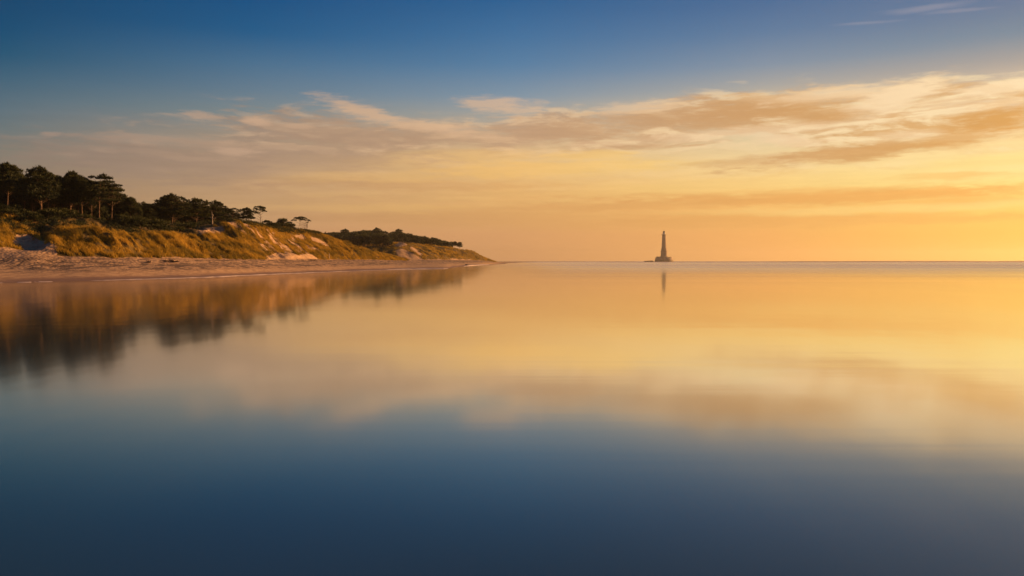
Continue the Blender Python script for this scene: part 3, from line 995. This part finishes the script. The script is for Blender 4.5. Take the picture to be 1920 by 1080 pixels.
G1 = 'tall pines along the front of the dune wood'
G2 = 'pines massed in the dune wood'
front = [
    ('tall', 0, 13, 5.35, 309, 'tall pine at the left edge, one bare orange-lit trunk on the grassy ridge', 1.0),
    ('tall', 1, 44, 5.25, 334, 'slim pine with a thin pale trunk, second from the left edge of the wood', .9),
    ('tall', 2, 62, 5.15, 338, 'pine on a thin slightly slanting trunk, just left of the thick-trunked one', .8),
    ('big', 0, 78, 4.85, 317, 'big broad pine with the thickest dark trunk, nearest of the wood', 1.0),
    ('tall', 0, 90, 5.1, 333, 'pine just right of the thick trunk, broken branch stubs along its own', .9),
    ('tall', 1, 101, 5.3, 330, 'second pine right of the thick trunk, trunk half sunk behind the scrub', .9),
    ('big', 1, 131, 5.2, 326, 'broad dark pine with twin-looking pale trunks in the middle of the tall ones', .95),
    ('tall', 2, 139, 5.35, 338, 'narrow pine standing close behind the middle broad one', .7),
    ('tall', 0, 154, 5.15, 333, 'straight pine whose trunk shows a bright lit right edge above the scrub', .95),
    ('tall', 1, 172, 5.35, 347, 'low slender pine with the thinnest trunk between two layered ones', .75),
    ('layered', 0, 186, 5.2, 328, 'layered flat-topped pine, higher of the two at the gap of sky', 1.05),
    ('layered', 1, 209, 5.0, 344, 'flat-tiered pine at the right end of the tall row, branches reaching over the gap', 1.05),
    ('bushy', 0, 243, 5.8, 370, 'rounded bushy pine in the dip right of the tall row', .9),
    ('bushy', 1, 262, 5.0, 392, 'small pale-green young pine standing before the dark mass', .55),
    ('dense', 0, 322, 5.7, 366, 'high round-headed pine topping the middle of the lower wood', 1.6),
    ('dense', 1, 367, 5.7, 373, 'domed dark pine in the right half of the lower wood', 1.55),
    ('dense', 0, 403, 5.75, 378, 'round pine behind the bleached dead tree', 1.5),
    ('open', 0, 436, 5.75, 390, 'thin ragged pine with gaps of sky at the end of the lower wood', 1.3),
    ('dense', 1, 463, 5.75, 390, 'thick-headed left one of the two lone pines on the crest', 1.5),
    ('open', 1, 488, 5.6, 386, 'right one of the two lone crest pines, airy crown on a bare trunk', 1.15),
]
for kind, var, px, v, top, label, wide in front:
    grp = G1 if px < 225 else ('lone pines on the dune crest' if px > 450 else G2)
    place_pine(kind, var, px, v, top, label, grp, wide)
place_pine('leaner', 0, 559, 5.65, 407, 'lone low wind-bent pine with an umbrella crown on the far dune crest', 'lone pines on the dune crest', 1.12, rot=0.0)

skyline = [(-400, 285), (-200, 300), (0, 318), (30, 322), (50, 338), (80, 328), (120, 332), (150, 338), (190, 340), (215, 358), (236, 374),
           (262, 380), (285, 378), (300, 380), (322, 372), (345, 378), (370, 380), (392, 388), (415, 388), (440, 402), (455, 405)]
sx_, sy_ = zip(*skyline)
n_back = 0
for row_v, step, drop in ((5.95, 15, 5), (6.25, 18, 1), (6.6, 24, -2)):
    px = -380.0 + row_v
    while px < 446:
        top = np.interp(px, sx_, sy_) + drop + random.uniform(0, 10) + (2 if px < 220 else 0)
        kind = random.choice(['dense', 'bushy', 'dense']) if px > 222 else random.choice(['tall', 'dense', 'bushy', 'bushy'])
        wide = random.uniform(.95, 1.25) * (1.3 if px > 230 else 1.0)
        place_pine(kind, random.choice([0, 1]), px, row_v + random.uniform(-.12, .12), top,
                   *((('bushy low pine' if kind == 'bushy' else 'tall pine') + ' crowded in shade behind the row of tall trunks', 'pines crowded behind the tall row') if px < 222 else
                     (('spreading bushy pine' if kind == 'bushy' else 'round-headed pine') + ' in the dark back rows of the lower wood', 'pines in the back rows of the lower wood')), wide)
        n_back += 1
        px += step * random.uniform(.7, 1.3)
print('back pines', n_back)
# low young growth between the trunks
# ------------------------------------------------------------------ shrubs
def make_shrub(seed):
    R = random.Random(seed)
    root = bpy.data.objects.new('shrub', None); COL.objects.link(root)
    pads = []; st = []
    for k in range(9):
        a = R.uniform(0, 6.28); d = R.uniform(0, 1.0)
        c = (math.cos(a) * d, math.sin(a) * d, R.uniform(.35, 1.0) * (1.1 - .4 * d))
        pads.append((c[0], c[1], c[2], R.uniform(.4, .65), R.uniform(.4, .65), R.uniform(.3, .5), .45 + R.uniform(-.12, .2)))
        st.append(tube([(c[0] * .2, c[1] * .2, -.3), (c[0] * .7, c[1] * .7, c[2] * .6), c], [.05, .035, .012], 4))
    py_obj('stem', merge(st), bark_mat, root)
    cloud_obj('foliage', pads, root, per_area=16, L=.24, wd=.045, up=.4)
    return root


sp = [make_shrub(k) for k in (3, 4, 5)]
used = 0
shrub_rows = [(4, 4.75, 2.0), (16, 4.6, 1.5), (30, 4.8, 1.6), (38, 4.55, 1.3), (50, 4.75, 1.7), (60, 4.6, 1.3), (96, 4.85, 2.0), (116, 4.8, 2.1),
              (226, 4.85, 1.6), (240, 4.7, 1.8), (252, 4.9, 1.7), (266, 4.65, 1.7), (280, 4.85, 1.9), (296, 4.7, 1.7), (312, 4.6, 1.3),
              (340, 4.7, 1.5), (352, 4.95, 1.7), (500, 5.6, 1.7), (514, 5.65, 1.5), (520, 5.9, 1.9), (530, 5.75, 2.1), (538, 5.6, 1.6)]
for k, (px, v, s) in enumerate(shrub_rows):
    r = sp[k] if k < 3 else copy_thing(sp[k % 3])
    x, y, z = ground(NEAR, px, v)
    r.location = (x, y, z - .05); r.scale = (s, s, s * random.uniform(.75, .95)); r.rotation_euler = (0, 0, random.uniform(0, 6.28))
    if px > 480:
        tag(r, 'dark shrub on the crest between the lone pines', 'shrub', 'shrubs on the bare crest')
    elif px > 200:
        tag(r, 'dark green shrub at the foot of the lower wood behind the grass bank', 'shrub', 'shrubs below the lower wood')
    else:
        tag(r, 'olive shrub on the slope below the tall pines', 'shrub', 'shrubs below the tall pines')

pads = []
for k in range(2300):
    if k < 1650:
        px = rng.uniform(-330, 430); v = rng.uniform(4.15, 6.7)
        if px < 70 and 4.9 < v < 5.3 and rng.random() < .6: continue
        if 355 < px and v < 5.25: continue
        if px < 225 and 4.9 < v < 5.75: continue
    else:
        px = rng.uniform(430, 606); v = rng.uniform(4.75 + (px < 520) * .35, 6.3)
        if v < 5.05 and px < 470: continue
    x, y, z = ground(NEAR, px, v)
    if k < 1650 and fbm(np.array(x / 5.), np.array(y / 6.), 2, 88) < -.25: continue
    s = rng.uniform(.45, 1.0)
    pads.append((x, y, z + .15, s * 1.1, s * 1.1, s * .75, .34 + rng.uniform(-.15, .25)))
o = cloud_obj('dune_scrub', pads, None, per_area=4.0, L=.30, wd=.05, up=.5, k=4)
tag(o, 'low dark heath and scrub covering the back of the dunes under the pines', 'scrub', kind='stuff')

# ------------------------------------------------------------------ wood on the headland
far_top = [(480, 446), (590, 441), (612, 435), (625, 433), (640, 432), (655, 434), (672, 431), (690, 430), (708, 430), (725, 432), (745, 433), (760, 435), (780, 439),
           (800, 443), (815, 446), (830, 449), (845, 453)]
fx_, fy_ = zip(*far_top)
pads = []; trunks = []
for k in range(620):
    px = rng.uniform(470, 846)
    v = rng.uniform(2.55, 4.6)
    if px > 730 and v < 3.0 + (px - 730) / 400: continue
    x, y, z = ground(FAR, px, v, near=False)
    topz = CAM_H + (HOR - (np.interp(px, fx_, fy_) + rng.uniform(1, 5) + max(0, 3.6 - v) * 9)) / F * y
    hgt = np.clip(topz - z, 2.4, 9.5)
    for q in range(5):
        a = rng.uniform(0, 6.28); d = rng.uniform(0, 1.6)
        pads.append((x + math.cos(a) * d, y + math.sin(a) * d, z + hgt * rng.uniform(.22, .88), rng.uniform(1.3, 2.2), rng.uniform(1.3, 2.2), rng.uniform(.9, 1.4), .45 + rng.uniform(-.15, .15)))
    trunks.append(tube([(x, y, z - .5), (x + .2, y, z + hgt * .8)], [.22, .12], 4))
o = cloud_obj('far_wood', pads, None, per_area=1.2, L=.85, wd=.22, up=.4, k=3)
tag(o, 'dense dark pine wood that covers the back of the distant headland', 'wood', kind='stuff')
o2 = py_obj('wood_trunks', merge(trunks), bark_mat, o)
tag(o2, kind='stuff')
for kind, var, px, v, top, label, wide in [
    ('dense', 0, 593, 4.0, 434, 'round pine crown just above the shoulder of the near dune, on the headland', 1.2),
    ('dense', 1, 648, 4.0, 430, 'domed headland pine rising above the wood behind the near dune end', 1.3),
    ('dense', 0, 706, 4.0, 428, 'tallest round pine at the middle of the headland wood', 1.3),
    ('dense', 1, 747, 4.0, 430, 'round pine sticking up right of the middle of the headland wood', 1.1),
    ('tall', 2, 853, 3.9, 453, 'left tree of the small pair with see-through trunks at the seaward end of the headland', 1.25),
    ('tall', 1, 862, 3.8, 454, 'outermost pine of the headland pair, last tree before the open sea', 1.2)]:
    place_pine(kind, var, px, v, top, label, 'pines standing out of the headland wood', wide, table=FAR)

# ------------------------------------------------------------------ lighthouse on its platform
stone_mat, t, out = new_mat('lighthouse_stone')
P = t.n.new('ShaderNodeTexCoord').outputs['Object']
br = t.n.new('ShaderNodeTexNoise'); t.put(br.inputs['Vector'], P); br.inputs['Scale'].default_value = .35; br.inputs['Detail'].default_value = 5
sz_ = t.sep(P)[2]
wtr = t.m('SUBTRACT', 1.0, t.rng(sz_, 1.5, 7.0))
c = t.mix(br.outputs['Fac'], (0.26, 0.20, 0.15, 1), (0.40, 0.32, 0.25, 1))
principled(t, out, t.mix(t.m('MULTIPLY', wtr, .6), c, (0.07, 0.06, 0.045, 1)), .9, .2)
pale_mat, t, out = new_mat('lantern_white_paint'); principled(t, out, (.75, .72, .66, 1), .5, .3)
dark_mat, t, out = new_mat('dark_lead'); principled(t, out, (.035, .035, .04, 1), .5, .4)
pane_mat, t, out = new_mat('lantern_glass'); principled(t, out, (.55, .52, .45, 1), .15, .5)


def lathe(prof, sides=32, sx=1.0, sy=1.0):
    V = []; Fc = []
    for r, z in prof:
        for s in range(sides):
            a = 2 * math.pi * s / sides
            V.append((math.cos(a) * r * sx, math.sin(a) * r * sy, z))
    n = len(prof)
    for k in range(n - 1):
        for s in range(sides):
            s2 = (s + 1) % sides
            Fc.append((k * sides + s, k * sides + s2, (k + 1) * sides + s2, (k + 1) * sides + s))
    Fc.append(tuple(range(sides))[::-1]); Fc.append(tuple((n - 1) * sides + s for s in range(sides)))
    return V, Fc


def box(cx, cy, cz, sx, sy, sz, rz=0.0):
    V = []
    for dz in (-.5, .5):
        for dx, dy in ((-.5, -.5), (.5, -.5), (.5, .5), (-.5, .5)):
            x, y = dx * sx, dy * sy
            V.append((cx + x * math.cos(rz) - y * math.sin(rz), cy + x * math.sin(rz) + y * math.cos(rz), cz + dz * sz))
    return V, [(0, 3, 2, 1), (4, 5, 6, 7), (0, 1, 5, 4), (1, 2, 6, 5), (2, 3, 7, 6), (3, 0, 4, 7)]


def lathe_obj(name, vf, mat, parent, smooth=False):
    V, Fc = vf
    me = bpy.data.meshes.new(name); me.from_pydata(V, [], Fc); me.update(); me.materials.append(mat)
    o = bpy.data.objects.new(name, me); COL.objects.link(o); o.parent = parent
    return o


LY = 1800.0
LX = (1245 - 960) / F * LY
m = LY / F                     # metres per photograph pixel out there (1.2)
lh = bpy.data.objects.new('lighthouse', None); COL.objects.link(lh)
lh.location = (LX, LY, 0)
tag(lh, 'tall tapering stone lighthouse on a wide round platform standing alone in the sea', 'lighthouse')
# battered round sea wall with parapet, annexe roofs on it
lathe_obj('platform', lathe([(21.5, -1), (20.6, 2), (19.6, 6.6), (18.6, 9.4), (19.0, 9.6), (19.0, 10.2), (17.6, 10.2), (17.6, 9.0), (0.1, 9.0)], 48), stone_mat, lh)
an = lathe_obj('annexe', merge([box(-13.2, 0, 10.4, 6.0, 9.0, 2.8), box(12.6, 1.5, 10.0, 7.0, 8.0, 2.0)]), stone_mat, lh)
lathe_obj('ring_building', lathe([(9.8, 9.0), (9.8, 11.8), (9.2, 12.2), (7.3, 12.8), (7.3, 12.4)], 40), stone_mat, lh)
lathe_obj('lower_storey', lathe([(7.6, 9.0), (7.4, 14.0), (7.0, 20.2), (7.0, 22.4)], 40), stone_mat, lh)
lathe_obj('cornice', lathe([(7.2, 22.4), (7.9, 22.9), (7.9, 23.7), (6.9, 23.8)], 40), stone_mat, lh)
lathe_obj('upper_storey', lathe([(6.6, 23.7), (6.4, 27.4), (6.0, 28.4)], 40), stone_mat, lh)
lathe_obj('ledge', lathe([(6.1, 28.4), (6.7, 28.8), (6.7, 29.4), (5.8, 29.6)], 40), stone_mat, lh)
tw = lathe_obj('tower', lathe([(5.5, 29.5), (5.1, 36), (4.65, 45), (4.25, 54), (4.1, 59.2)], 40), stone_mat, lh)
lathe_obj('gallery', lathe([(4.1, 59.2), (5.1, 60.0), (5.4, 60.5), (5.4, 60.9), (2.2, 60.9)], 40), stone_mat, lh)
rails = [box(math.cos(a) * 5.2, math.sin(a) * 5.2, 61.4, .12, .12, 1.1, a) for a in [k * math.pi / 10 for k in range(20)]]
rails.append(lathe([(5.15, 61.9), (5.27, 61.9), (5.27, 62.0), (5.15, 62.0)], 32))
lathe_obj('railing', merge(rails), dark_mat, lh)
lr = lathe_obj('lantern_room', lathe([(3.0, 60.9), (3.0, 63.4), (2.7, 63.5)], 24), pale_mat, lh)
lathe_obj('lantern_glazing', lathe([(2.6, 63.5), (2.6, 66.0)], 16), pane_mat, lh)
lathe_obj('lantern_dome', lathe([(2.95, 66.0), (2.9, 66.5), (2.5, 67.7), (1.6, 68.8), (.5, 69.3), (.4, 69.8), (.15, 70.6)], 24), dark_mat, lh)
for a, z, rr in [(-1.57, 34, 5.35), (-1.57, 42, 4.85), (-1.57, 50, 4.4), (-1.2, 26, 6.4), (-1.95, 26, 6.4), (-1.57, 17.5, 7.15), (-1.0, 17.5, 7.15), (-2.15, 17.5, 7.15)]:
    w = lathe_obj('window', box(math.cos(a) * rr, math.sin(a) * rr, z, .5, 1.1, 2.2, a), dark_mat, lh)

rock_mat, t, out = new_mat('wet_rock')
P = obj_coord(t)
principled(t, out, t.mix(t.noise(P, .6, 4, .6), (.03, .025, .02, 1), (.10, .08, .06, 1)), .6, .4)


def rock(name, loc, s, seed, label, group=None, cat='rock'):
    bm = bmesh.new()
    bmesh.ops.create_icosphere(bm, subdivisions=3, radius=1)
    for v in bm.verts:
        v.co *= 1 + .35 * mnoise.noise(v.co * 1.3 + Vector((seed, seed * 2, 0))) + .12 * mnoise.noise(v.co * 4 + Vector((seed, 0, 0)))
        v.co = Vector((v.co.x * s[0], v.co.y * s[1], v.co.z * s[2]))
    me = bpy.data.meshes.new(name); bm.to_mesh(me); bm.free()
    me.materials.append(rock_mat)
    o = bpy.data.objects.new(name, me); o.location = loc; COL.objects.link(o)
    tag(o, label, cat, group)
    return o


for k, (dx, w, hh) in enumerate([(-41, 5, 1.6), (-34, 6.5, 2.2), (-27.5, 5, 2.8)]):
    rock('sea_rock', (LX + dx, LY + 4 * k - 6, 0.2), (w, 4, hh), k + 2,
         ['outermost of the low dark rocks left of the lighthouse platform', 'middle low rock beside the lighthouse platform',
          'low rock closest to the left foot of the lighthouse platform'][k], 'rocks beside the lighthouse')

# sandbars that dry out near the horizon
bar_mat, t, out = new_mat('wet_sandbar')
P = obj_coord(t)
principled(t, out, t.mix(t.noise(t.mapping(P, scale=(.01, .03, 1)), 1, 3, .6), (.34, .24, .17, 1), (.46, .34, .25, 1)), .6, .3)


def sandbar(name, x0, x1, y, depth, hgt, seed, sag=0.0):
    xs = np.linspace(x0, x1, 90)
    V = []
    for x in xs:
        e = math.sin(math.pi * (x - x0) / (x1 - x0)) ** .35
        hh = hgt * e * (1 + .5 * float(fbm(np.array(x / 120.), np.array(0.), 3, seed)))
        yy = y + sag * ((x - x0) / (x1 - x0)) ** 2 + 14 * float(fbm(np.array(x / 200.), np.array(3.), 2, seed))
        for q, zq in ((0, -.5), (.2, .5), (.45, 1), (.8, .6), (1, -.5)):
            V.append((x, yy + q * depth * (.3 + .7 * e), zq * hh if zq > 0 else -.5))
    n = len(xs); i = np.arange(n * 5).reshape(n, 5)
    Fc = np.stack([i[:-1, :-1].ravel(), i[1:, :-1].ravel(), i[1:, 1:].ravel(), i[:-1, 1:].ravel()], 1)
    tag(mesh_np(name, np.array(V), Fc, bar_mat, smooth=True), kind='structure')


sandbar('sandbar', 150, 1500, 1350, 120, 1.0, 4)
sandbar('outer_sandbar', 620, 3200, 1900, 260, 2.5, 7)
sandbar('headland_spit', -40, 330, 2000, 160, .7, 9)

# ------------------------------------------------------------------ thin wash of foam on the waterline
foam_mat, t, out = new_mat('wave_foam')
P = obj_coord(t)
n = t.noise(t.mapping(P, scale=(.8, .25, 1)), 1, 4, .7)
fb = t.n.new('ShaderNodeBsdfDiffuse'); t.put(fb.inputs[0], t.mix(n, (.40, .32, .30, 1), (.62, .52, .50, 1)))
t.l.new(fb.outputs[0], out.inputs[0])


def foam_strip(name, px0, px1, table, hmax, width, seed, off=0.0, gap=-2.0):
    pxs = np.arange(px0, px1, 1.5)
    x, y, z = land_point(table, pxs, np.zeros(len(pxs)))
    e = np.clip(np.sin(np.pi * (pxs - px0) / (px1 - px0)), 0, 1) ** .3
    br_ = sstep(gap, gap + .35, fbm(pxs / 22, pxs * 0, 3, seed))
    y = y - 0.6 + off + .8 * fbm(pxs / 30, pxs * 0 + 5, 2, seed)
    x = (pxs - 960) / F * y
    V = []
    for k in range(len(pxs)):
        hh = hmax * e[k] * br_[k] * (.75 + .5 * vnoise(pxs[k] / 9, 1.0, seed + 3)) - .012
        w = width * y[k] / 110
        for q, zq in ((0, 0), (.3, .75), (.55, 1), (.85, .6), (1, 0)):
            yy = y[k] + (q - .5) * w
            V.append((x[k] / y[k] * yy, yy, -.02 + zq * (hh + .02)))
    n_ = len(pxs); i = np.arange(n_ * 5).reshape(n_, 5)
    Fc = np.stack([i[:-1, :-1].ravel(), i[1:, :-1].ravel(), i[1:, 1:].ravel(), i[:-1, 1:].ravel()], 1)
    return mesh_np(name, np.array(V), Fc, foam_mat, smooth=True)


tag(foam_strip('wave_foam', 170, 735, NEAR, .075, 1.6, 5), 'thin white lap of foam along the near waterline', 'foam', kind='stuff')
tag(foam_strip('wave_foam', -300, 190, NEAR, .05, 1.2, 8, gap=-.1), 'broken faint foam line on the waterline at the left edge', 'foam', kind='stuff')
tag(foam_strip('wave_foam', 722, 842, NEAR, .15, 3.0, 15, off=-1), 'bright foam line where the far strand meets the water', 'foam', kind='stuff')
tag(foam_strip('wave_foam', 868, 918, NEAR, .35, 5.0, 25, off=-4), 'short foam line at the tip of the far strand', 'foam', kind='stuff')

# ------------------------------------------------------------------ small things on shore
x, y, z = ground(NEAR, 398, 5.3)
dt = bpy.data.objects.new('dead_tree', None); COL.objects.link(dt); dt.location = (x, y, z); dt.scale = (.75, .75, .75)
tag(dt, 'bleached dead tree with a pale forked trunk before the lower wood', 'dead tree')
py_obj('trunk', tube([(0, 0, -.5), (.05, 0, 1.2), (0, 0, 2.4), (-.15, 0, 3.9)], [.2, .16, .12, .04], 7), dead_mat, dt)
for p in ([(0, 0, 1.5), (.7, 0, 1.9), (1.1, .1, 1.85)], [(0, 0, 1.7), (-.55, 0, 2.0), (-.9, 0, 2.3)], [(.02, 0, 2.3), (.35, 0, 2.9)]):
    py_obj('branch', tube(p, [.1, .08, .04][:len(p)], 6), dead_mat, dt)
x, y, z = ground(NEAR, 617, 2.15)
po = py_obj('wooden_post', tube([(0, 0, -.4), (.02, 0, .5), (.05, .01, 1.35)], [.13, .12, .11], 8), dead_mat)
po.location = (x, y, z); tag(po, 'short pale wooden post at the foot of the grassy right-hand dune', 'post')
x, y, z = ground(NEAR, 876, .25)
rock('beach_rock', (x, y, z + .1), (1.1, .8, .55), 9, 'small dark rock on the tip of the wet strand')
weed_mat, t, out = new_mat('driftwood_and_weed'); principled(t, out, (.05, .032, .025, 1), .9, .2)
for k, (px, v, ln, lab) in enumerate([(312, 1.62, 2.3, 'long dark driftwood branch on the beach below the grass bank'),
                                      (327, 1.55, 1.7, 'crooked driftwood branch lying right of the longest one'),
                                      (278, 1.5, 1.2, 'short dark driftwood stick left of the long branch'),
                                      (586, 1.85, 3.0, 'dark driftwood log at the foot of the bare sand slope')]):
    x, y, z = ground(NEAR, px, v)
    R = random.Random(k)
    pts = [(-ln / 2, 0, .05), (-ln / 6, R.uniform(-.2, .2), .14), (ln / 6, R.uniform(-.2, .2), .12), (ln / 2, R.uniform(-.3, .3), .24)]
    parts = [tube(pts, [.09, .11, .09, .03], 6), tube([pts[1], (pts[1][0] + .3, .1, .5)], [.05, .02], 5), tube([pts[2], (pts[2][0] + .35, -.1, .4)], [.05, .02], 5)]
    d = py_obj('driftwood', merge(parts), weed_mat); d.location = (x, y, z); d.rotation_euler = (0, 0, R.uniform(-.3, .3))
    tag(d, lab, 'driftwood', 'driftwood on the beach')

# ------------------------------------------------------------------ sea haze
hm, t, out = new_mat('sea_haze')
pv = t.n.new('ShaderNodeVolumePrincipled')
pv.inputs['Color'].default_value = (0.80, 0.71, 0.55, 1)
pv.inputs['Density'].default_value = 0.00012
pv.inputs['Anisotropy'].default_value = 0.55
t.l.new(pv.outputs[0], out.inputs['Volume'])
HB = SEA + 200
V = [(-HB, -HB, -2.0), (HB, -HB, -2.0), (HB, HB, -2.0), (-HB, HB, -2.0), (-HB, -HB, 75.0), (HB, -HB, 75.0), (HB, HB, 75.0), (-HB, HB, 75.0)]
Fc = [(0, 3, 2, 1), (4, 5, 6, 7), (0, 1, 5, 4), (1, 2, 6, 5), (2, 3, 7, 6), (3, 0, 4, 7)]
tag(mesh_np('haze', np.array(V), np.array(Fc), hm), 'warm evening haze lying over the sea and coast', 'haze', kind='stuff')
